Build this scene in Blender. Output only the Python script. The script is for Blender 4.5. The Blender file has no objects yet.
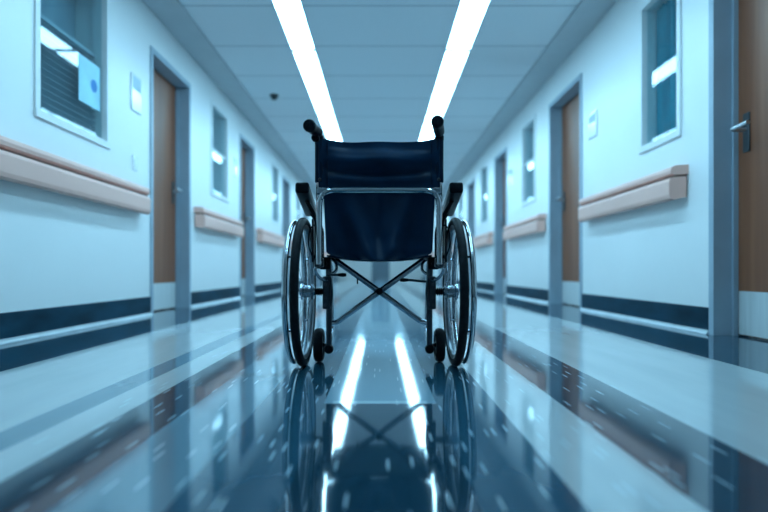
import bpy, bmesh, math, random
from mathutils import Vector, Matrix
random.seed(4)
PI = math.pi
scene = bpy.context.scene
C = scene.collection

# ------------------------------------------------------------------ materials
def new_mat(name):
    m = bpy.data.materials.new(name); m.use_nodes = True
    nt = m.node_tree
    return m, nt, nt.nodes['Principled BSDF']

def coords(nt, scale=(1, 1, 1)):
    tc = nt.nodes.new('ShaderNodeTexCoord')
    mp = nt.nodes.new('ShaderNodeMapping')
    mp.inputs['Scale'].default_value = scale
    nt.links.new(tc.outputs['Object'], mp.inputs['Vector'])
    return mp.outputs['Vector']

def mat(name, col, rough=0.5, metal=0.0, vary=0.06, scale=(6, 6, 6), bump=0.0, coat=0.0, sheen=0.0, ior=1.5, spec=.5):
    m, nt, b = new_mat(name)
    n = nt.nodes.new('ShaderNodeTexNoise')
    n.inputs['Scale'].default_value = 1.0
    n.inputs['Detail'].default_value = 4
    nt.links.new(coords(nt, scale), n.inputs['Vector'])
    r = nt.nodes.new('ShaderNodeValToRGB')
    r.color_ramp.elements[0].position = 0.3; r.color_ramp.elements[1].position = 0.7
    r.color_ramp.elements[0].color = tuple(c * (1 - vary) for c in col) + (1,)
    r.color_ramp.elements[1].color = tuple(min(1, c * (1 + vary)) for c in col) + (1,)
    nt.links.new(n.outputs['Fac'], r.inputs['Fac'])
    nt.links.new(r.outputs['Color'], b.inputs['Base Color'])
    b.inputs['Roughness'].default_value = rough
    b.inputs['Metallic'].default_value = metal
    b.inputs['IOR'].default_value = ior
    b.inputs['Coat Weight'].default_value = coat
    b.inputs['Specular IOR Level'].default_value = spec
    b.inputs['Coat Roughness'].default_value = 0.08
    b.inputs['Sheen Weight'].default_value = sheen
    if bump:
        bp = nt.nodes.new('ShaderNodeBump')
        bp.inputs['Strength'].default_value = bump
        bp.inputs['Distance'].default_value = 0.002
        nt.links.new(n.outputs['Fac'], bp.inputs['Height'])
        nt.links.new(bp.outputs['Normal'], b.inputs['Normal'])
    return m

M = {}
M['wall'] = mat('wall_paint', (.80, .80, .79), .34, vary=.025, scale=(1, 1, 1), bump=.05)
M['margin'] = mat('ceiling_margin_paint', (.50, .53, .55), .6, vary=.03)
M['base'] = mat('navy_vinyl_base', (.007, .040, .068), .4, spec=.07, vary=.45, scale=(6, 2, 6), coat=0)
M['cove'] = mat('cove_highlight_strip', (.40, .45, .48), .22, vary=.1)
M['rail'] = mat('tan_vinyl_rail', (.80, .43, .35), .42, vary=.05, scale=(2, .6, 2))
M['rail_dark'] = mat('rail_shadow_gap_vinyl', (.30, .17, .13), .5, vary=.1)
M['steel_paint'] = mat('steel_frame_paint', (.33, .41, .48), .4, vary=.05)
M['kick'] = mat('brushed_kick_plate', (.60, .62, .62), .38, vary=.08, scale=(2, 40, 2))
M['handle'] = mat('satin_steel', (.55, .57, .59), .28, metal=1, vary=.05)
M['handle_dark'] = mat('dark_lock_plate', (.10, .11, .12), .4, metal=.6, vary=.1)
M['win_frame'] = mat('window_frame_paint', (.78, .79, .79), .4, vary=.03)
M['interior'] = mat('dim_room_interior', (.30, .38, .43), .7, vary=.4, scale=(1.2, 1.2, .8))
M['slat'] = mat('blind_slat', (.40, .46, .50), .5, vary=.06)
M['curtain'] = mat('teal_curtain', (.02, .30, .38), .8, vary=.2, scale=(20, 20, 2))
M['pale_blind'] = mat('pale_roller_blind', (.50, .62, .68), .7, vary=.05)
M['notice'] = mat('pale_blue_paper', (.38, .70, .82), .6, vary=.10)
M['blue_print'] = mat('blue_print', (.03, .22, .55), .6, vary=.1)
M['plate'] = mat('white_plate', (.85, .87, .88), .15, vary=.03)
M['black'] = mat('matte_black_plastic', (.005, .007, .010), .42, spec=.07, vary=.3, scale=(40, 40, 40))
M['rubber'] = mat('tyre_rubber', (.010, .014, .018), .5, spec=.07, vary=.25, scale=(60, 60, 60), bump=.2)
M['grip'] = mat('grip_rubber', (.005, .009, .014), .38, spec=.07, vary=.3, scale=(80, 80, 80))
M['pad'] = mat('arm_pad_vinyl', (.004, .007, .011), .36, spec=.07, vary=.2, scale=(30, 30, 30))
M['fabric'] = mat('navy_nylon_fabric', (.003, .025, .060), .38, vary=.14, scale=(14, 14, 14), spec=.12)
M['fabric_dark'] = mat('navy_seat_vinyl', (.003, .014, .032), .45, spec=.07, vary=.15, scale=(14, 14, 14))
M['web'] = mat('binding_tape', (.006, .020, .040), .55, spec=.07, vary=.2, scale=(90, 90, 90))
M['chrome'] = mat('chrome_tube', (.50, .54, .58), .14, metal=1, vary=.04)
M['grey_steel'] = mat('grey_steel_tube', (.34, .40, .46), .20, metal=1, vary=.08)
M['dark_steel'] = mat('dark_steel', (.05, .065, .08), .3, metal=.9, vary=.15, scale=(20, 20, 20))
M['alu'] = mat('aluminium_rim', (.30, .34, .38), .3, metal=1, vary=.06)
M['end_door'] = mat('grey_end_door', (.16, .22, .27), .45, vary=.08)
M['sensor'] = mat('dark_sensor_plastic', (.03, .035, .04), .4, vary=.2)
M['housing'] = mat('light_housing_white', (.75, .78, .80), .4, vary=.03)

def wood():
    m, nt, b = new_mat('brown_door_veneer')
    n = nt.nodes.new('ShaderNodeTexNoise'); n.inputs['Scale'].default_value = 1; n.inputs['Detail'].default_value = 6
    nt.links.new(coords(nt, (14, 14, .8)), n.inputs['Vector'])
    r = nt.nodes.new('ShaderNodeValToRGB')
    r.color_ramp.elements[0].color = (.20, .062, .026, 1); r.color_ramp.elements[1].color = (.30, .105, .05, 1)
    r.color_ramp.elements[0].position = .3; r.color_ramp.elements[1].position = .7
    nt.links.new(n.outputs['Fac'], r.inputs['Fac']); nt.links.new(r.outputs['Color'], b.inputs['Base Color'])
    b.inputs['Roughness'].default_value = .42
    return m
M['wood'] = wood()

def glass():
    m, nt, b = new_mat('window_glass')
    nt.nodes.remove(b)
    out = nt.nodes['Material Output']
    tr = nt.nodes.new('ShaderNodeBsdfTransparent'); tr.inputs['Color'].default_value = (.82, .92, .94, 1)
    gl = nt.nodes.new('ShaderNodeBsdfGlossy'); gl.inputs['Roughness'].default_value = .03
    fr = nt.nodes.new('ShaderNodeFresnel'); fr.inputs['IOR'].default_value = 1.7
    n = nt.nodes.new('ShaderNodeTexNoise'); n.inputs['Scale'].default_value = 1
    nt.links.new(coords(nt, (2, 2, 2)), n.inputs['Vector'])
    bp = nt.nodes.new('ShaderNodeBump'); bp.inputs['Strength'].default_value = .02
    nt.links.new(n.outputs['Fac'], bp.inputs['Height']); nt.links.new(bp.outputs['Normal'], gl.inputs['Normal'])
    mx = nt.nodes.new('ShaderNodeMixShader')
    ge = nt.nodes.new('ShaderNodeNewGeometry')
    iv = nt.nodes.new('ShaderNodeMath'); iv.operation = 'SUBTRACT'; iv.inputs[0].default_value = 1
    nt.links.new(ge.outputs['Backfacing'], iv.inputs[1])
    ml = nt.nodes.new('ShaderNodeMath'); ml.operation = 'MULTIPLY'
    nt.links.new(iv.outputs[0], ml.inputs[0]); nt.links.new(fr.outputs['Fac'], ml.inputs[1])
    nt.links.new(ml.outputs[0], mx.inputs['Fac'])
    nt.links.new(tr.outputs['BSDF'], mx.inputs[1]); nt.links.new(gl.outputs['BSDF'], mx.inputs[2])
    nt.links.new(mx.outputs['Shader'], out.inputs['Surface'])
    return m
M['glass'] = glass()

LIGHT_COL = (.36, .745, 1.0)
def emit():
    m, nt, b = new_mat('fluorescent_diffuser')
    b.inputs['Base Color'].default_value = (.8, .8, .8, 1)
    b.inputs['Emission Color'].default_value = LIGHT_COL + (1,)
    b.inputs['Emission Strength'].default_value = 20.5
    return m
M['emit'] = emit()

def ceiling_mat():
    m, nt, b = new_mat('ceiling_panels')
    tc = nt.nodes.new('ShaderNodeTexCoord'); sx = nt.nodes.new('ShaderNodeSeparateXYZ')
    nt.links.new(tc.outputs['Object'], sx.inputs['Vector'])
    def math_(op, a, bb=None):
        n = nt.nodes.new('ShaderNodeMath'); n.operation = op
        for i, v in enumerate((a, bb)):
            if v is None: continue
            if isinstance(v, (int, float)): n.inputs[i].default_value = v
            else: nt.links.new(v, n.inputs[i])
        return n.outputs[0]
    q = math_('FRACT', math_('DIVIDE', math_('SUBTRACT', sx.outputs['Y'], .52), .91))
    seam = math_('LESS_THAN', q, .018)
    r = nt.nodes.new('ShaderNodeMix'); r.data_type = 'RGBA'
    nt.links.new(seam, r.inputs['Factor'])
    nz = nt.nodes.new('ShaderNodeTexNoise'); nz.inputs['Scale'].default_value = 60; nz.inputs['Detail'].default_value = 2
    nt.links.new(tc.outputs['Object'], nz.inputs['Vector'])
    rr = nt.nodes.new('ShaderNodeValToRGB')
    rr.color_ramp.elements[0].color = (.72, .75, .77, 1); rr.color_ramp.elements[1].color = (.80, .82, .84, 1)
    nt.links.new(nz.outputs['Fac'], rr.inputs['Fac'])
    nt.links.new(rr.outputs['Color'], r.inputs['A']); r.inputs['B'].default_value = (.34, .37, .40, 1)
    nt.links.new(r.outputs['Result'], b.inputs['Base Color'])
    b.inputs['Roughness'].default_value = .8
    return m
M['ceiling'] = ceiling_mat()

def floor_mat():
    """Sheet vinyl: pale field, navy lanes parallel to the walls, a navy centre lane with a reflection painted into its far part, elongated pale flecks."""
    m, nt, b = new_mat('striped_vinyl_floor')
    L = nt.links
    tc = nt.nodes.new('ShaderNodeTexCoord'); sx = nt.nodes.new('ShaderNodeSeparateXYZ')
    L.new(tc.outputs['Object'], sx.inputs['Vector'])
    X, Y = sx.outputs['X'], sx.outputs['Y']
    def mth(op, *a):
        n = nt.nodes.new('ShaderNodeMath'); n.operation = op
        for i, v in enumerate(a):
            if isinstance(v, (int, float)): n.inputs[i].default_value = v
            else: L.new(v, n.inputs[i])
        return n.outputs[0]
    def between(v, lo, hi): return mth('MULTIPLY', mth('GREATER_THAN', v, lo), mth('LESS_THAN', v, hi))
    def mix(f, a, bb):
        n = nt.nodes.new('ShaderNodeMix'); n.data_type = 'RGBA'
        if isinstance(f, float): n.inputs['Factor'].default_value = f
        else: L.new(f, n.inputs['Factor'])
        for k, v in (('A', a), ('B', bb)):
            if isinstance(v, tuple): n.inputs[k].default_value = v
            else: L.new(v, n.inputs[k])
        return n.outputs['Result']
    # cloudy marbling of the pale field
    mp = nt.nodes.new('ShaderNodeMapping'); mp.inputs['Scale'].default_value = (9, 1.2, 1); L.new(tc.outputs['Object'], mp.inputs['Vector'])
    n1 = nt.nodes.new('ShaderNodeTexNoise'); n1.inputs['Scale'].default_value = 1; n1.inputs['Detail'].default_value = 5
    L.new(mp.outputs['Vector'], n1.inputs['Vector'])
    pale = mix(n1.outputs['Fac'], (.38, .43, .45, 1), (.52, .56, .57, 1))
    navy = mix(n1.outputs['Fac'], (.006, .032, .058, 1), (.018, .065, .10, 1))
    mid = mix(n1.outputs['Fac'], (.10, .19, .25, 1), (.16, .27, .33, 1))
    centre_reflection = mix(n1.outputs['Fac'], (.22, .35, .43, 1), (.29, .43, .51, 1))  # bright reflection beyond the near panel, painted into the floor colour
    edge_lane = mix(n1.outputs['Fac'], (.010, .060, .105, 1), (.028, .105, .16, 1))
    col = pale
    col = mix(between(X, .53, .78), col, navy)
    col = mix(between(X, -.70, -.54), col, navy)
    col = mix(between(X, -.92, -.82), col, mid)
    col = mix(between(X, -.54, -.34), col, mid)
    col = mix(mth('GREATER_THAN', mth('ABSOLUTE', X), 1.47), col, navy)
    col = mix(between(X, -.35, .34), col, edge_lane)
    col = mix(between(X, -.165, .165), col, centre_reflection)
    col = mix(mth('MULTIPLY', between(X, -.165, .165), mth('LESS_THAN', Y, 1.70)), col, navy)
    col = mix(mth('MULTIPLY', between(X, -.14, .14), between(Y, 1.70, 1.735)), col, (.42, .58, .66, 1))  # pale line: edge of the reflection, painted on the floor
    # elongated flecks pressed into the vinyl
    mp2 = nt.nodes.new('ShaderNodeMapping'); mp2.inputs['Scale'].default_value = (58, 3.6, 0); L.new(tc.outputs['Object'], mp2.inputs['Vector'])
    v = nt.nodes.new('ShaderNodeTexVoronoi'); v.voronoi_dimensions = '2D'; v.inputs['Scale'].default_value = 1
    L.new(mp2.outputs['Vector'], v.inputs['Vector'])
    sc = nt.nodes.new('ShaderNodeSeparateColor'); L.new(v.outputs['Color'], sc.inputs['Color'])
    # distance from the cell's point, measured in stretched space, gives slim dashes
    dash = mth('MULTIPLY', mth('LESS_THAN', v.outputs['Distance'], .13), mth('GREATER_THAN', sc.outputs['Red'], .64))
    fleck = mth('MULTIPLY', dash, mth('LESS_THAN', mth('ABSOLUTE', X), .80))
    col = mix(mth('MULTIPLY', fleck, .8), col, (.55, .68, .74, 1))
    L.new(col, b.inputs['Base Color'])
    b.inputs['Roughness'].default_value = .06
    b.inputs['IOR'].default_value = 1.55
    nb = nt.nodes.new('ShaderNodeTexNoise'); nb.inputs['Scale'].default_value = 3.5; nb.inputs['Detail'].default_value = 1
    L.new(tc.outputs['Object'], nb.inputs['Vector'])
    bp = nt.nodes.new('ShaderNodeBump'); bp.inputs['Strength'].default_value = .05; bp.inputs['Distance'].default_value = .01
    L.new(nb.outputs['Fac'], bp.inputs['Height']); L.new(bp.outputs['Normal'], b.inputs['Normal'])
    return m
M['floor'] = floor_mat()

# ------------------------------------------------------------------ mesh helpers
def add_box(bm, lo, hi, bev=0.0, seg=2):
    lo, hi = [min(a, b) for a, b in zip(lo, hi)], [max(a, b) for a, b in zip(lo, hi)]
    vs = [bm.verts.new((x, y, z)) for x in (lo[0], hi[0]) for y in (lo[1], hi[1]) for z in (lo[2], hi[2])]
    idx = [(0, 1, 3, 2), (4, 6, 7, 5), (0, 4, 5, 1), (2, 3, 7, 6), (0, 2, 6, 4), (1, 5, 7, 3)]
    fs = [bm.faces.new([vs[i] for i in f]) for f in idx]
    if bev:
        es = {e for f in fs for e in f.edges}
        bmesh.ops.bevel(bm, geom=list(es), offset=bev, segments=seg, affect='EDGES', profile=.5)
    return vs

def rounded(pts, r=.03, n=6):
    """Polyline with its corners turned into arcs."""
    pts = [Vector(p) for p in pts]; out = [pts[0]]
    for a, p, c in zip(pts, pts[1:], pts[2:]):
        d1, d2 = (a - p), (c - p)
        rr = min(r, d1.length * .49, d2.length * .49)
        q1, q2 = p + d1.normalized() * rr, p + d2.normalized() * rr
        for i in range(n + 1):
            t = i / n
            out.append(q1 * (1 - t) ** 2 + p * 2 * t * (1 - t) + q2 * t * t)
    out.append(pts[-1]); return out

def add_tube(bm, pts, r, seg=14, cap=True, closed=False):
    pts = [Vector(p) for p in pts]; n = len(pts)
    rad = r if isinstance(r, (list, tuple)) else [r] * n
    def tang(i):
        if closed: return (pts[(i + 1) % n] - pts[i - 1]).normalized()
        return (pts[min(i + 1, n - 1)] - pts[max(i - 1, 0)]).normalized()
    t = tang(0)
    u = t.orthogonal().normalized()
    rings = []
    for i in range(n):
        t2 = tang(i)
        u = (u - t2 * u.dot(t2)).normalized()
        w = t2.cross(u)
        rings.append([bm.verts.new(pts[i] + (u * math.cos(a) + w * math.sin(a)) * rad[i]) for a in (2 * PI * k / seg for k in range(seg))])
    for i in range(n if closed else n - 1):
        A, B = rings[i], rings[(i + 1) % n]
        for k in range(seg):
            bm.faces.new((A[k], A[(k + 1) % seg], B[(k + 1) % seg], B[k]))
    if cap and not closed:
        bm.faces.new(list(reversed(rings[0]))); bm.faces.new(rings[-1])

def add_lathe(bm, prof, origin, axis, seg=32):
    """prof: list of (radius, along axis)."""
    o = Vector(origin); ax = Vector(axis).normalized(); u = ax.orthogonal().normalized(); w = ax.cross(u)
    rings = []
    for r, h in prof:
        if r < 1e-6: rings.append([bm.verts.new(o + ax * h)])
        else: rings.append([bm.verts.new(o + ax * h + (u * math.cos(2 * PI * k / seg) + w * math.sin(2 * PI * k / seg)) * r) for k in range(seg)])
    for A, B in zip(rings, rings[1:]):
        for k in range(seg):
            k2 = (k + 1) % seg
            if len(A) == 1 and len(B) == 1: continue
            if len(A) == 1: bm.faces.new((A[0], B[k2], B[k]))
            elif len(B) == 1: bm.faces.new((A[k], A[k2], B[0]))
            else: bm.faces.new((A[k], A[k2], B[k2], B[k]))

def add_ring(bm, prof, origin, seg=72):
    """Closed profile (radius, x) swept round the x axis."""
    o = Vector(origin); rings = []
    for k in range(seg):
        a = 2 * PI * k / seg
        rings.append([bm.verts.new(o + Vector((x, r * math.cos(a), r * math.sin(a)))) for r, x in prof])
    m = len(prof)
    for k in range(seg):
        A, B = rings[k], rings[(k + 1) % seg]
        for j in range(m):
            bm.faces.new((A[j], A[(j + 1) % m], B[(j + 1) % m], B[j]))

def obj(name, bm, m, parent=None, smooth=False, loc=None):
    bmesh.ops.recalc_face_normals(bm, faces=bm.faces)
    me = bpy.data.meshes.new(name); bm.to_mesh(me); bm.free()
    me.materials.append(M[m])
    if smooth:
        me.shade_smooth()
        try: me.set_sharp_from_angle(angle=math.radians(40))
        except Exception: pass
    o = bpy.data.objects.new(name, me); C.objects.link(o)
    if parent: o.parent = parent
    if loc: o.location = loc
    return o

def boxobj(name, lo, hi, m, parent=None, bev=0.0, loc=None):
    bm = bmesh.new(); add_box(bm, lo, hi, bev); return obj(name, bm, m, parent, loc=loc)

def tag(o, label, cat, group=None):
    o['label'] = label; o['category'] = cat
    if group: o['group'] = group
    return o

def thing(name, label, cat, loc=(0, 0, 0), group=None):
    o = bpy.data.objects.new(name, None); C.objects.link(o); o.location = loc
    o.empty_display_size = .1
    return tag(o, label, cat, group)

def struct(o): o['kind'] = 'structure'; return o

# ------------------------------------------------------------------ corridor
W, H = 2.03, 2.72              # half width, ceiling height
Y0, Y1 = -4.0, 28.0            # behind the viewpoint ... far end
TH = .26
LEFT_DOORS = [(5.10, 6.17), (8.36, 9.32), (12.0, 13.0), (15.25, 16.25), (18.5, 19.5), (21.75, 22.75), (25.0, 26.0)]
RIGHT_DOORS = [(2.45, 3.55), (5.80, 6.92), (9.24, 10.2), (12.35, 13.35), (15.6, 16.6), (18.9, 19.9), (22.2, 23.2), (25.5, 26.5)]
LEFT_WINS = [(3.42, 4.30), (6.96, 7.68), (10.9, 11.55), (14.0, 14.7)]
RIGHT_WINS = [(3.92, 4.48), (7.57, 8.22), (10.9, 11.6), (14.2, 14.9)]
DT = 2.38                      # door opening height
WZ0, WZ1 = 1.33, 2.42

def make_wall(name, s, doors, wins):
    bm = bmesh.new()
    cuts = sorted([(a, b, 0, DT) for a, b in doors] + [(a, b, WZ0, WZ1) for a, b in wins])
    y = Y0
    for a, b, z0, z1 in cuts:
        add_box(bm, (s * W, y, 0), (s * (W + TH), a, H))
        if z0 > 0: add_box(bm, (s * W, a, 0), (s * (W + TH), b, z0))
        add_box(bm, (s * W, a, z1), (s * (W + TH), b, H))
        y = b
    add_box(bm, (s * W, y, 0), (s * (W + TH), Y1, H))
    return struct(obj(name, bm, 'wall'))
make_wall('wall_left', -1, LEFT_DOORS, LEFT_WINS)
make_wall('wall_right', 1, RIGHT_DOORS, RIGHT_WINS)

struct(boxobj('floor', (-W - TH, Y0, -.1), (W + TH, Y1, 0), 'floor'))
struct(boxobj('ceiling', (-W - TH, Y0, H), (W + TH, Y1, H + .1), 'ceiling'))
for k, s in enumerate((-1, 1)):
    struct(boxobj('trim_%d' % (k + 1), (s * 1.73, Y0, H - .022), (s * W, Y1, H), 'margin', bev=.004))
struct(boxobj('wall_back', (-W - TH, Y0 - .1, -.1), (W + TH, Y0, H + .1), 'wall'))
# far end: wall round a double door
bm = bmesh.new()
add_box(bm, (-W - TH, Y1, -.1), (-.46, Y1 + .2, H + .1)); add_box(bm, (.52, Y1, -.1), (W + TH, Y1 + .2, H + .1))
add_box(bm, (-.46, Y1, 2.2), (.52, Y1 + .2, H + .1))
struct(obj('wall_end', bm, 'wall'))

def make_base(name, s, doors):
    bm = bmesh.new(); y = Y0
    bc = bmesh.new()
    for a, b in list(doors) + [(Y1, Y1)]:
        e = a - .004
        if e > y + .02:
            add_box(bm, (s * (W - .012), y, .012), (s * W, e, .165), .003)
            # cove strip at the foot, its highlight painted in as pale colour
            prof = [(0, 0), (.030, 0), (.022, .006), (.016, .014), (.012, .026), (0, .026)]
            va = [bc.verts.new((s * (W - p), y, z)) for p, z in prof]; vb = [bc.verts.new((s * (W - p), e, z)) for p, z in prof]
            n = len(prof)
            for i in range(n): bc.faces.new((va[i], va[(i + 1) % n], vb[(i + 1) % n], vb[i]))
            bc.faces.new(va); bc.faces.new(vb)
        y = b + .004
    o = struct(obj(name, bm, 'base'))
    obj('cove_strip', bc, 'cove', o, smooth=False)
make_base('baseboard_left', -1, LEFT_DOORS)
make_base('baseboard_right', 1, RIGHT_DOORS)

# ---- doors: recessed leaf, steel frame, kick plate, lever handle
def make_door(n, s, a, b):
    mid = (a + b) / 2
    root = bpy.data.objects.new('door_%d' % n, None); C.objects.link(root); struct(root)
    root.location = (s * (W + .14), mid, 0)
    def rel(x, y, z): return (s * (x - .14), y - mid, z)
    def bx(name, lo, hi, m, p=root, bev=0):
        return boxobj(name, rel(*lo), rel(*hi), m, p, bev)
    bx('door_leaf', (.13, a + .05, .008), (.175, b - .05, DT - .05), 'wood', bev=.002)
    bm = bmesh.new()
    for y0, y1 in ((a, a + .05), (b - .05, b)):
        add_box(bm, rel(-.012, y0, 0), rel(.20, y1, DT))
    add_box(bm, rel(-.012, a + .05, DT - .05), rel(.20, b - .05, DT))
    for y0, y1 in ((a + .05, a + .068), (b - .068, b - .05)):
        add_box(bm, rel(.100, y0, 0), rel(.1295, y1, DT - .05))   # door stop
    obj('door_frame', bm, 'steel_paint', root)
    bx('kick_plate', (.1265, a + .075, .012), (.130, b - .075, .27), 'kick', bev=.001)
    # lever on the far side of the leaf
    h = bmesh.new(); yy = b - .15; zz = 1.22
    add_box(h, rel(.121, yy - .03, zz - .13), rel(.130, yy + .03, zz + .10), .003)
    hd = obj('lock_plate', h, 'handle_dark', root)
    h = bmesh.new()
    add_tube(h, rounded([rel(.122, yy, zz), rel(.035, yy, zz), rel(.033, yy - .16, zz + .006)], .02, 5), .0125, 12)
    obj('lever_handle', h, 'handle', hd, smooth=True)
    return root
n = 0
for a, b in LEFT_DOORS: n += 1; make_door(n, -1, a, b)
for a, b in RIGHT_DOORS: n += 1; make_door(n, 1, a, b)

# far double door
n += 1
root = bpy.data.objects.new('door_%d' % n, None); C.objects.link(root); struct(root); root.location = (.03, Y1 + .06, 0)
for x0, x1 in ((-.43, -.004), (.004, .43)):
    lf = boxobj('door_leaf', (x0, 0, .01), (x1, .05, 2.14), 'end_door', root, .003)
    boxobj('vision_panel', ((x0 + x1) / 2 - .08, -.004, 1.2), ((x0 + x1) / 2 + .08, .0, 1.9), 'slat', lf)
    boxobj('push_bar', (x0 + .04, -.05, 1.0), (x1 - .04, -.001, 1.05), 'handle', lf, .004)
bm = bmesh.new()
add_box(bm, (-.49, -.075, 0), (-.432, .10, 2.2)); add_box(bm, (.432, -.075, 0), (.49, .10, 2.2)); add_box(bm, (-.432, -.075, 2.145), (.432, .10, 2.2))
obj('door_frame', bm, 'win_frame', root)

# ---- windows: frame, pane, blind or curtain, dim room behind
def make_window(n, s, a, b, style):
    mid = (a + b) / 2
    root = bpy.data.objects.new('window_%d' % n, None); C.objects.link(root); struct(root)
    root.location = (s * W, mid, WZ0)
    def rel(x, y, z): return (s * x, y - mid, z - WZ0)
    bm = bmesh.new(); fw = .045
    add_box(bm, rel(-.016, a - .03, WZ0 - .03), rel(.10, b + .03, WZ0 + .02), .003)
    add_box(bm, rel(-.012, a - .03, WZ1 - .02), rel(.10, b + .03, WZ1 + .03), .003)
    add_box(bm, rel(-.012, a - .03, WZ0 + .02), rel(.10, a + .02, WZ1 - .02), .003)
    add_box(bm, rel(-.012, b - .02, WZ0 + .02), rel(.10, b + .03, WZ1 - .02), .003)
    obj('window_frame', bm, 'win_frame', root)
    boxobj('pane', rel(.030, a + .02, WZ0 + .02), rel(.036, b - .02, WZ1 - .02), 'glass', root)
    boxobj('room_beyond', rel(.235, a - .0, WZ0), rel(.25, b + .0, WZ1), 'interior', root)
    if style == 'blind':
        bm = bmesh.new(); z = WZ0 + .05
        while z < WZ0 + .62:
            p = [(.070, z), (.112, z + .022)]
            c = bmesh.new()
            vs = [bm.verts.new(rel(x, y, zz)) for y in (a + .03, b - .03) for x, zz in ((.070, z + .022), (.112, z), (.113, z + .0025), (.071, z + .0245))]
            c.free()
            for f in ((0, 1, 2, 3), (7, 6, 5, 4), (0, 4, 5, 1), (1, 5, 6, 2), (2, 6, 7, 3), (3, 7, 4, 0)): bm.faces.new([vs[i] for i in f])
            z += .042
        add_box(bm, rel(.07, a + .03, WZ0 + .63), rel(.115, b - .03, WZ0 + .655))
        obj('venetian_blind', bm, 'slat', root)
    elif style == 'curtain':
        bm = bmesh.new(); N = 60; y0, y1 = b - .30, b - .03
        for side in (0, .006):
            pass
        prev = None
        top, bot = WZ1 - .03, WZ0 + .03
        cols = []
        for i in range(N + 1):
            y = y0 + (y1 - y0) * i / N; x = .11 + .022 * math.sin(i / N * 10 * PI) + .006 * math.sin(i * .9)
            cols.append([bm.verts.new(rel(x + dx, y, z)) for dx in (0, .006) for z in (bot, top)])
        for A, B in zip(cols, cols[1:]):
            for q in ((0, 1, 1, 0), (2, 3, 3, 2)): bm.faces.new((A[q[0]], A[q[1]], B[q[2]], B[q[3]]))
            bm.faces.new((A[0], A[2], B[2], B[0])); bm.faces.new((A[1], A[3], B[3], B[1]))
        for A in (cols[0], cols[-1]): bm.faces.new((A[0], A[1], A[3], A[2]))
        obj('curtain', bm, 'curtain', root, smooth=True)
        boxobj('roller_blind', rel(.16, a + .03, WZ0 + .04), rel(.166, b - .29, WZ1 - .03), 'pale_blind', root)
    else:
        bm = bmesh.new()
        add_box(bm, rel(.02, a + .02, WZ0 + .54), rel(.06, b - .02, WZ0 + .57))
        obj('glazing_bar', bm, 'win_frame', root)
    return root
n = 0
for i, (a, b) in enumerate(LEFT_WINS): n += 1; make_window(n, -1, a, b, 'blind' if i == 0 else 'plain')
for i, (a, b) in enumerate(RIGHT_WINS): n += 1; make_window(n, 1, a, b, 'curtain' if i == 0 else 'plain')

# ---- handrails / bumper rails
def make_rail(s, a, b, label):
    r = thing('wall_handrail', label, 'handrail', (s * W, (a + b) / 2, .863), 'tan bumper handrails along the corridor walls')
    L = (b - a) / 2
    bm = bmesh.new()
    prof = [(.012, .015), (.075, .0), (.100, .012), (.106, .035), (.106, .125), (.098, .142), (.085, .150), (.012, .150)]
    va = [bm.verts.new((-s * x, -L + (x * .45), z)) for x, z in prof]; vb = [bm.verts.new((-s * x, L - (x * .45), z)) for x, z in prof]
    k = len(prof)
    for i in range(k): bm.faces.new((va[i], va[(i + 1) % k], vb[(i + 1) % k], vb[i]))
    bm.faces.new(va); bm.faces.new(vb)
    obj('bumper_rail', bm, 'rail', r)
    boxobj('groove', (0, -L + .03, .150), (-s * .07, L - .03, .166), 'rail_dark', r)
    bm = bmesh.new()
    prof = [(0, .166), (.080, .166), (.095, .176), (.098, .198), (.090, .218), (.070, .228), (0, .228)]
    va = [bm.verts.new((-s * x, -L + (x * .45), z)) for x, z in prof]; vb = [bm.verts.new((-s * x, L - (x * .45), z)) for x, z in prof]
    k = len(prof)
    for i in range(k): bm.faces.new((va[i], va[(i + 1) % k], vb[(i + 1) % k], vb[i]))
    bm.faces.new(va); bm.faces.new(vb)
    obj('top_lip', bm, 'rail', r)
    q = max(2, int((b - a) / .9))
    for i in range(q + 1):
        y = -L + .12 + (2 * L - .24) * i / q
        boxobj('wall_bracket', (0, y - .03, .02), (-s * .012, y + .03, .148), 'steel_paint', r)
LR = [(1.3, 4.90), (6.30, 8.22), (9.46, 11.86), (13.1, 15.1), (16.4, 18.4), (19.6, 21.6), (22.9, 24.9), (26.1, 27.8)]
RR = [(3.80, 5.66), (7.05, 9.10), (10.35, 12.2), (13.5, 15.5), (16.7, 18.8), (20.0, 22.1), (23.3, 25.4)]
orders = ['nearest', 'second', 'third', 'fourth', 'fifth', 'sixth', 'seventh', 'eighth', 'ninth', 'tenth', 'eleventh']
LRL = ['tan handrail on left wall beneath the large slatted window, cut by photo edge',
       'tan handrail on left wall between the nearest and second left doors',
       'tan handrail on left wall just beyond the second left door'] + \
      ['small distant tan handrail, %s from the viewer on the left wall' % orders[i] for i in range(3, 8)]
RRL = ['tan handrail on right wall below the teal curtained window',
       'tan handrail on right wall just beyond the second right door',
       'tan handrail on right wall just beyond the third right door'] + \
      ['small distant tan handrail, %s from the viewer on the right wall' % orders[i] for i in range(3, 7)]
for (a, b), t in zip(LR, LRL): make_rail(-1, a, b, t)
for (a, b), t in zip(RR, RRL): make_rail(1, a, b, t)

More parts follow.
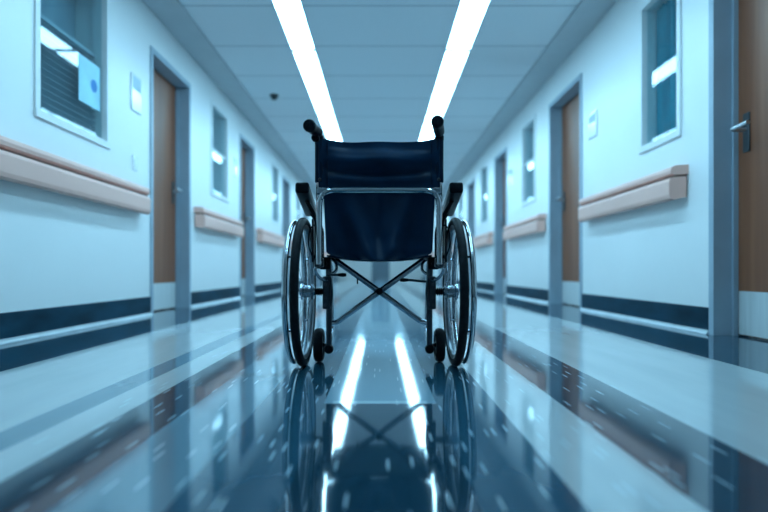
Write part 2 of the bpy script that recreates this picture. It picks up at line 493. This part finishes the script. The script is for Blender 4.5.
# ---- fluorescent panels in two rows
JO, LEN = 6.07, 2.44
for s, side, x0, x1 in ((-1, 'left', -.925, -.68), (1, 'right', .69, .945)):
    for k in range(-1, 9):
        a = JO + (k - 1) * LEN + .028; b = JO + k * LEN - .028
        if a < Y0 + .1 or b > Y1: continue
        if k < 0: lab = 'white fluorescent ceiling panel of the %s row, overhead behind the picture edge' % side
        else: lab = 'bright fluorescent ceiling panel, %s in sight of the %s row' % (orders[k], side)
        t = thing('ceiling_light', lab, 'ceiling light', ((x0 + x1) / 2, (a + b) / 2, H), '%s row of fluorescent ceiling panels' % side)
        w = (x1 - x0) / 2; l = (b - a) / 2
        bm = bmesh.new()
        for lo, hi in (((-w, -l, -.014), (-w + .008, l, 0)), ((w - .008, -l, -.014), (w, l, 0)), ((-w + .008, -l, -.014), (w - .008, -l + .008, 0)), ((-w + .008, l - .008, -.014), (w - .008, l, 0))):
            add_box(bm, lo, hi)
        obj('light_frame', bm, 'steel_paint', t)
        boxobj('diffuser', (-w + .008, -l + .008, -.011), (w - .008, l - .008, -.002), 'emit', t)

# ---- small fittings
t = thing('ceiling_sensor', 'small dark round sensor on ceiling left of the light rows', 'sensor', (-1.40, 7.65, H))
bm = bmesh.new(); add_lathe(bm, [(0, 0), (.058, 0), (.060, -.012), (.054, -.020), (0, -.020)], (0, 0, 0), (0, 0, 1), 28); obj('sensor_base', bm, 'sensor', t, True)
bm = bmesh.new(); add_lathe(bm, [(0, -.020), (.042, -.020), (.040, -.04), (.030, -.058), (.014, -.068), (0, -.070)], (0, 0, 0), (0, 0, 1), 28); obj('sensor_dome', bm, 'sensor', t, True)

def room_sign(s, y, z, w, h, label):
    t = thing('room_sign', label, 'sign', (s * W, y, z), 'pale sign plates beside the doors')
    boxobj('sign_plate', (0, -w / 2, -h / 2), (-s * .012, w / 2, h / 2), 'plate', t, .002)
    boxobj('sign_insert', (-s * .012, -w / 2 + .02, h * .08), (-s * .014, w / 2 - .02, h / 2 - .02), 'pale_blind', t)
room_sign(-1, 4.80, 1.86, .19, .30, 'pale sign plate on left wall before the nearest left door')
room_sign(-1, 8.12, 1.84, .18, .26, 'small pale sign plate on left wall before the second left door')
room_sign(1, 5.50, 1.78, .20, .24, 'pale sign plate on right wall before the second right door')
room_sign(1, 8.95, 1.84, .18, .26, 'small pale sign plate on right wall before the third right door')
t = thing('light_switch', 'small white light switch on left wall above the handrail end', 'switch', (-W, 4.78, 1.28))
boxobj('switch_plate', (0, -.04, -.06), (.009, .04, .06), 'plate', t, .002)
boxobj('rocker', (.009, -.015, -.03), (.014, .015, .03), 'housing', t, .001)
t = thing('paper_notice', 'pale blue paper notice stuck on the large left window', 'notice', (-W + .0, 4.10, 1.72))
boxobj('notice_sheet', (-.0295, -.15, -.16), (-.028, .15, .16), 'notice', t)
bm = bmesh.new(); add_lathe(bm, [(0, 0), (.045, 0), (.045, .001), (0, .001)], (-.028, .06, .0), (1, 0, 0), 24); obj('blue_mark', bm, 'blue_print', t)

# ------------------------------------------------------------------ wheelchair
chair = thing('wheelchair', 'empty navy fabric wheelchair seen from behind in the corridor middle', 'wheelchair', (-.003, 2.38, 0))
def sheet(name, m, f, nu, nv, th, parent):
    bm = bmesh.new()
    g = [[bm.verts.new(f(i / nu, j / nv)) for j in range(nv + 1)] for i in range(nu + 1)]
    for i in range(nu):
        for j in range(nv): bm.faces.new((g[i][j], g[i + 1][j], g[i + 1][j + 1], g[i][j + 1]))
    o = obj(name, bm, m, parent, smooth=True)
    md = o.modifiers.new('thickness', 'SOLIDIFY'); md.thickness = th; md.offset = 0
    return o
def gs(x, c, w): return math.exp(-((x - c) / w) ** 2)

PX, PY = .2370, -.10            # back posts
# upper back sling: wraps both posts
def back_f(u, v):
    x = -.237 + .474 * u
    c = 1 - (2 * u - 1) ** 2
    z = .718 + (.914 - .009 * c - .004 * math.sin(u * 9) - .718) * v
    y = PY - .017 + .050 * c ** .8 + .010 * math.sin(v * 7 + 1.0) * c - .016 * gs(v, .62, .12) * c + .022 * gs(v, .38, .10) * c ** .5 - .012 * gs(v, .18, .10) * c
    y += .004 * math.sin(u * 14 + v * 5) * c - .006 * gs(v, .80 - .10 * u, .06) * c
    return (x, y, z)
back = sheet('backrest', 'fabric', back_f, 56, 40, .004, chair)
for s in (-1, 1):
    bm = bmesh.new()
    add_tube(bm, [(s * PX, PY, z) for z in (.738, .742, .79, .85, .908, .912)], [.0150, .0168, .0163, .0166, .0168, .0150], 20)
    obj('post_sleeve', bm, 'fabric_dark', back, True)
    bm = bmesh.new()     # stitched edge tape beside the sleeve
    add_tube(bm, [(s * (PX - .033), PY - .0145 + .008, z) for z in (.725, .80, .899)], .0022, 8)
    obj('seam_tape', bm, 'web', back, True)
    bm = bmesh.new(); add_lathe(bm, [(0, 0), (.007, 0), (.005, .004), (0, .005)], (s * (PX - .004), PY - .018, .748), (0, -1, 0), 14); obj('rivet', bm, 'dark_steel', back, True)

# lower back panel hanging below the bar
def low_f(u, v):
    k = 2 * u - 1
    wid = .221 - .012 * (1 - v) - .055 * max(0, 1 - v / .10) ** 2
    x = k * wid
    c = 1 - k * k
    z = .432 + .280 * v + .010 * (k * k) * (1 - v)
    spread = .16 + .46 * v
    y = PY + .022 + .050 * c ** .7
    ridge = gs(k, -spread, .20) + gs(k, spread, .20)
    y += -.055 * ridge * (.35 + .65 * (1 - v)) * c ** .4 - .022 * gs(v, .10, .16) * c
    y += .022 * gs(k, 0, .14) * v + .004 * math.sin(k * 11 + v * 8) * c
    return (x, y, z)
low = sheet('lower_back_panel', 'fabric', low_f, 56, 44, .004, chair)
bm = bmesh.new(); add_tube(bm, [low_f(i / 40, .0) for i in range(2, 39)], .0045, 8); obj('hem', bm, 'web', low, True)

# seat sling
def seat_f(u, v):
    k = 2 * u - 1
    return (k * .212, -.045 + .40 * v, .452 - .016 * (1 - k * k))
seat = sheet('seat', 'fabric_dark', seat_f, 24, 16, .008, chair)

# back posts with push handles
for s in (-1, 1):
    bm = bmesh.new()
    top = (s * PX, PY, .915)
    if s < 0: end = Vector((-.264, -.225, .935))
    else: end = Vector((.216, -.225, .952))
    bend = Vector((s * PX, PY, .932))
    add_tube(bm, rounded([(s * PX, PY, .405), (s * PX, PY, .60), tuple(bend), tuple(bend.lerp(end, .55))], .025, 6), .0120, 16)
    post = obj('back_post', bm, 'chrome', chair, True)
    d = (end - bend).normalized(); Lg = (end - bend).length
    bm = bmesh.new()
    add_lathe(bm, [(0, .014), (.019, .014), (.0215, .020), (.0215, .028), (.0205, .034), (.0220, .045), (.0208, .055), (.0222, .066), (.0212, .078), (.0222, .090), (.0235, Lg - .022), (.0245, Lg - .014), (.0235, Lg - .005), (.019, Lg), (0, Lg + .002)], bend, d, 26)
    g = obj('push_grip', bm, 'grip', post, True)
    # clamp below the grip
    bm = bmesh.new(); add_lathe(bm, [(0, 0), (.0165, 0), (.018, .004), (.018, .016), (.0155, .02), (0, .02)], (s * PX, PY, .904), (0, 0, 1), 22)
    if s < 0:
        add_lathe(bm, [(0, -.012), (.013, -.012), (.016, -.004), (.016, .010), (.012, .016), (0, .017)], (s * PX - .010, PY - .035, .906), (0, -1, 0), 20)
    obj('grip_collar', bm, 'black', post, True)
    # foot clamp where the post meets the seat rail
    bm = bmesh.new(); add_box(bm, (s * (PX - .018), PY - .02, .405), (s * (PX + .018), PY + .02, .440), .005)
    add_lathe(bm, [(0, 0), (.010, 0), (.010, .006), (.005, .010), (0, .010)], (s * (PX - .004), PY - .02, .424), (0, -1, 0), 14)
    obj('post_clamp', bm, 'dark_steel', post, True)

# chrome push bar (inverted U) behind the sling
UY = -.155; UX = .2315
bm = bmesh.new()
add_tube(bm, rounded([(-UX, UY, .415), (-UX, UY, .700), (UX, UY, .700), (UX, UY, .415)], .062, 10), .0112, 18)
bar = obj('stretcher_bar', bm, 'chrome', chair, True)
for s in (-1, 1):
    bm = bmesh.new()
    add_tube(bm, rounded([(s * UX, UY, .419), (s * UX, UY + .03, .418), (s * (UX + .004), PY, .420)], .01, 4), .008, 12)
    obj('bar_pivot', bm, 'dark_steel', bar, True)
    bm = bmesh.new(); add_lathe(bm, [(0, 0), (.007, 0), (.006, .004), (0, .005)], (s * (UX - .018), UY - .009, .683), (0, -1, 0), 14); obj('bar_screw', bm, 'grey_steel', bar, True)
    bm = bmesh.new(); add_box(bm, (s * (UX - .034), UY + .012, .688), (s * (UX + .010), PY - .004, .712), .004); obj('bar_bracket', bm, 'grey_steel', bar)

# side frames
for s in (-1, 1):
    bm = bmesh.new()
    FX = .2085
    add_tube(bm, rounded([(s * .232, PY - .01, .420), (s * .232, .10, .426), (s * .232, .36, .426), (s * .226, .36, .10), (s * FX, .02, .10)], .05, 7), .0118, 14)
    fr = obj('side_frame', bm, 'grey_steel', chair, True)
    bm = bmesh.new(); add_tube(bm, [(s * FX, .02, .062), (s * FX, .02, .24), (s * (FX + .002), .02, .425)], .0120, 16); obj('lower_post', bm, 'dark_steel', fr, True)
    bm = bmesh.new(); add_box(bm, (s * .201, .000, .232), (s * .2345, .040, .368), .006)
    for z in (.25, .28, .335, .355): add_lathe(bm, [(0, 0), (.005, 0), (.004, .003), (0, .003)], (s * .222, .0, z), (0, -1, 0), 10)
    obj('axle_plate', bm, 'dark_steel', fr, False)
    bm = bmesh.new(); add_tube(bm, [(s * .200, -.004, .245), (s * .194, -.008, .30), (s * .201, -.006, .365)], .006, 10)
    obj('clamp_rod', bm, 'dark_steel', fr, True)
    bm = bmesh.new(); add_lathe(bm, [(0, -.018), (.015, -.018), (.019, -.012), (.019, .012), (.015, .018), (0, .018)], (s * FX, .02, .066), (0, 1, 0), 22)
    obj('end_cap', bm, 'black', fr, True)
    bm = bmesh.new(); add_box(bm, (s * .200, -.012, .396), (s * .246, .052, .448), .007); add_lathe(bm, [(0, 0), (.009, 0), (.009, .007), (0, .008)], (s * .222, -.012, .420), (0, -1, 0), 12)
    obj('corner_fitting', bm, 'black', fr, True)
    # skirt guard between seat and wheel
    bm = bmesh.new(); add_box(bm, (s * .266, -.055, .425), (s * .272, .30, .600), .003)
    obj('side_guard', bm, 'black', chair)
    bm = bmesh.new(); add_box(bm, (s * .238, -.03, .400), (s * .270, .00, .455), .004); obj('guard_bracket', bm, 'black', chair)

# folding cross brace, one tube behind the other
for s in (-1, 1):
    y = .075 + (.0135 if s > 0 else -.0135)
    bm = bmesh.new()
    add_tube(bm, rounded([(-s * .196, y, .443), (s * .165, y, .184), (s * .180, y, .1735), (s * .2085, .035 + .0, .170)], .022, 6), .0126, 16)
    br = obj('cross_brace', bm, 'grey_steel', chair, True)
    bm = bmesh.new(); add_tube(bm, [(-s * .196, y - .02, .447), (-s * .196, y + .20, .447)], .011, 12); obj('seat_tube', bm, 'grey_steel', br, True)
bm = bmesh.new(); add_lathe(bm, [(0, -.018), (.008, -.018), (.0145, -.013), (.0155, -.006), (.0155, .008), (.012, .012), (.012, .05), (0, .05)], (0, .045, .305), (0, 1, 0), 20)
obj('brace_bolt', bm, 'black', chair, True)

# big wheels
def torus_prof(R, r, x=0, n=14, sq=1.0): return [(R + r * math.cos(2 * PI * k / n) * sq, x + r * math.sin(2 * PI * k / n)) for k in range(n)]
for s in (-1, 1):
    WX = s * .309
    bm = bmesh.new()
    add_ring(bm, [(.274, WX - .012), (.270, WX - .012), (.258, WX - .008), (.255, WX), (.258, WX + .008), (.270, WX + .012), (.274, WX + .012), (.266, WX)], (0, 0, .305), 80)
    wheel = obj('wheel', bm, 'alu', chair, True)
    bm = bmesh.new(); add_ring(bm, torus_prof(.2875, .0172, WX, 16), (0, 0, .305), 96)
    obj('tyre', bm, 'rubber', wheel, True)
    bm = bmesh.new(); add_ring(bm, torus_prof(.284, .0105, s * .344, 14), (0, 0, .305), 96)
    rim = obj('handrim', bm, 'chrome', wheel, True)
    for k in range(6):
        a = PI / 6 + k * PI / 3; c, sn = math.cos(a), math.sin(a)
        bm = bmesh.new(); add_tube(bm, [(WX + s * .010, .268 * c, .305 + .268 * sn), (s * .339, .277 * c, .305 + .277 * sn)], .0045, 10)
        obj('rim_tab', bm, 'grey_steel', wheel, True)
    bm = bmesh.new()
    add_lathe(bm, [(0, -.034), (.016, -.034), (.017, -.026), (.033, -.026), (.033, -.017), (.025, -.014), (.0245, .0), (.025, .014), (.033, .017), (.033, .026), (.017, .026), (.016, .032), (0, .032)], (WX - s * .014, 0, .305), (s, 0, 0), 28)
    obj('hub', bm, 'grey_steel', wheel, True)
    bm = bmesh.new(); pr = [(0, 0), (.0115, 0)]
    for k in range(6): h = .004 + k * .008; pr += [(.0115, h), (.0165, h + .001), (.0165, h + .005), (.0115, h + .006)]
    pr += [(.0115, .060), (0, .060)]
    add_lathe(bm, pr, (s * .232, 0, .305), (s, 0, 0), 20)
    obj('axle', bm, 'black', wheel, True)
    for k in range(20):
        a = 2 * PI * k / 20 + .06; off = .014 if k % 2 else -.014; ha = a + (.9 if (k // 2) % 2 else -.9)
        bm = bmesh.new()
        add_tube(bm, [(WX - s * .014 + off * 1.4, .026 * math.cos(ha), .305 + .026 * math.sin(ha)), (WX, .258 * math.cos(a), .305 + .258 * math.sin(a))], .0009, 6)
        obj('spoke', bm, 'grey_steel', wheel, True)

# front casters
for s in (-1, 1):
    CX, CY, CR = s * .258, .10, .073
    bm = bmesh.new()
    add_ring(bm, [(.050, CX - .017), (.062, CX - .0195), (.069, CX - .015), (.0725, CX - .007), (.073, CX), (.0725, CX + .007), (.069, CX + .015), (.062, CX + .0195), (.050, CX + .017)], (0, CY, CR), 48)
    ca = obj('caster', bm, 'rubber', chair, True)
    bm = bmesh.new(); add_lathe(bm, [(0, -.022), (.009, -.022), (.012, -.016), (.047, -.013), (.0505, -.016), (.0505, .016), (.047, .013), (.012, .016), (.009, .022), (0, .022)], (CX, CY, CR), (1, 0, 0), 28)
    obj('caster_hub', bm, 'black', ca, True)
    bm = bmesh.new(); add_tube(bm, rounded([(CX + s * .026, CY, CR), (CX - s * .028, CY, CR), (s * .2085, .045, CR - .004)], .012, 5), .008, 12)
    obj('caster_axle', bm, 'dark_steel', ca, True)

# arm pads
for s in (-1, 1):
    a = Vector((s * .300, -.135, .716)); b = Vector((s * .309, .245, .657))
    d = (b - a); L = d.length
    bm = bmesh.new(); add_box(bm, (-.027, 0, -.022), (.027, L, .022), .010, 3)
    rot = Matrix.Rotation(-math.atan2(d.x, d.y), 4, 'Z') @ Matrix.Rotation(math.asin(d.z / L), 4, 'X')
    bm.transform(Matrix.Translation(a) @ rot)
    arm = obj('arm_pad', bm, 'pad', chair, True)
    bm = bmesh.new(); p0 = a.lerp(b, .30) + Vector((-s * .004, 0, -.018)); p1 = a.lerp(b, .85) + Vector((-s * .004, 0, -.018))
    add_tube(bm, rounded([(s * .254, p0.y, .430), (s * .254, p0.y, .60), tuple(p0), tuple(p1), (s * .254, p1.y, .58), (s * .254, p1.y, .430)], .03, 5), .009, 12)
    obj('arm_tube', bm, 'black', arm, True)

# levers, cables and small hardware under the seat
for s in (-1, 1):
    bm = bmesh.new()
    if s < 0:
        add_tube(bm, rounded([(s * .214, .0, .385), (s * .195, -.010, .374), (s * .170, -.015, .374), (s * .143, -.02, .374)], .01, 4), [.006] * 0 or .0058, 10)
    else:
        add_tube(bm, rounded([(s * .210, .01, .345), (s * .17, .01, .348), (s * .120, .005, .353), (s * .086, .0, .353)], .01, 4), .0052, 10)
    lv = obj('wheel_lock_lever', bm, 'dark_steel', chair, True)
    tip = (s * .150, -.018, .374) if s < 0 else (s * .100, .002, .353)
    bm = bmesh.new(); add_tube(bm, [(tip[0] + s * .018, tip[1], tip[2]), (tip[0] - s * .0, tip[1], tip[2]), (tip[0] - s * .015, tip[1], tip[2])], [.006, .0085, .0065], 12)
    obj('lever_tip', bm, 'black', lv, True)
    bm = bmesh.new()
    add_tube(bm, rounded([(s * .252, -.09, .418), (s * .254, -.09, .385), (s * .236, -.06, .358), (s * .215, .0, .352)], .03, 6), .0065, 12)
    obj('hook_tube', bm, 'grey_steel', chair, True)
    bm = bmesh.new()
    add_tube(bm, rounded([(s * .200, .06, .440), (s * .180, .045, .425), (s * .178, .04, .392), (s * .196, .03, .378)], .02, 5), .006, 10)
    obj('latch_loop', bm, 'grey_steel', chair, True)
    bm = bmesh.new()
    add_tube(bm, rounded([(s * .243, PY + .01, .565), (s * .262, PY + .02, .575), (s * .278, PY + .03, .555), (s * .288, PY + .05, .50), (s * .270, PY + .08, .44)], .04, 6), .0028, 8)
    obj('brake_cable', bm, 'black', chair, True)
bm = bmesh.new(); add_box(bm, (-.095, .058, .335), (-.089, .062, .358), .001); obj('brace_tag', bm, 'black', chair)

# ------------------------------------------------------------------ world, camera, colour
w = bpy.data.worlds.new('World'); scene.world = w; w.use_nodes = True
w.node_tree.nodes['Background'].inputs['Color'].default_value = (.35, .6, .75, 1)
w.node_tree.nodes['Background'].inputs['Strength'].default_value = .2

cam = bpy.data.cameras.new('camera'); co = bpy.data.objects.new('camera', cam); C.objects.link(co)
co.location = (0, 0, .39); co.rotation_euler = (PI / 2, 0, 0)
cam.sensor_width = 36; cam.lens = 27.1
cam.shift_x = 4 / 768; cam.shift_y = 15 / 768
cam.clip_start = .02
cam.dof.use_dof = True; cam.dof.focus_distance = 2.32; cam.dof.aperture_fstop = 1.2
scene.camera = co

vs = scene.view_settings
scene.display_settings.display_device = 'sRGB'
vs.view_transform = 'Standard'; vs.look = 'None'; vs.gamma = 1; vs.exposure = 0; vs.use_curve_mapping = False
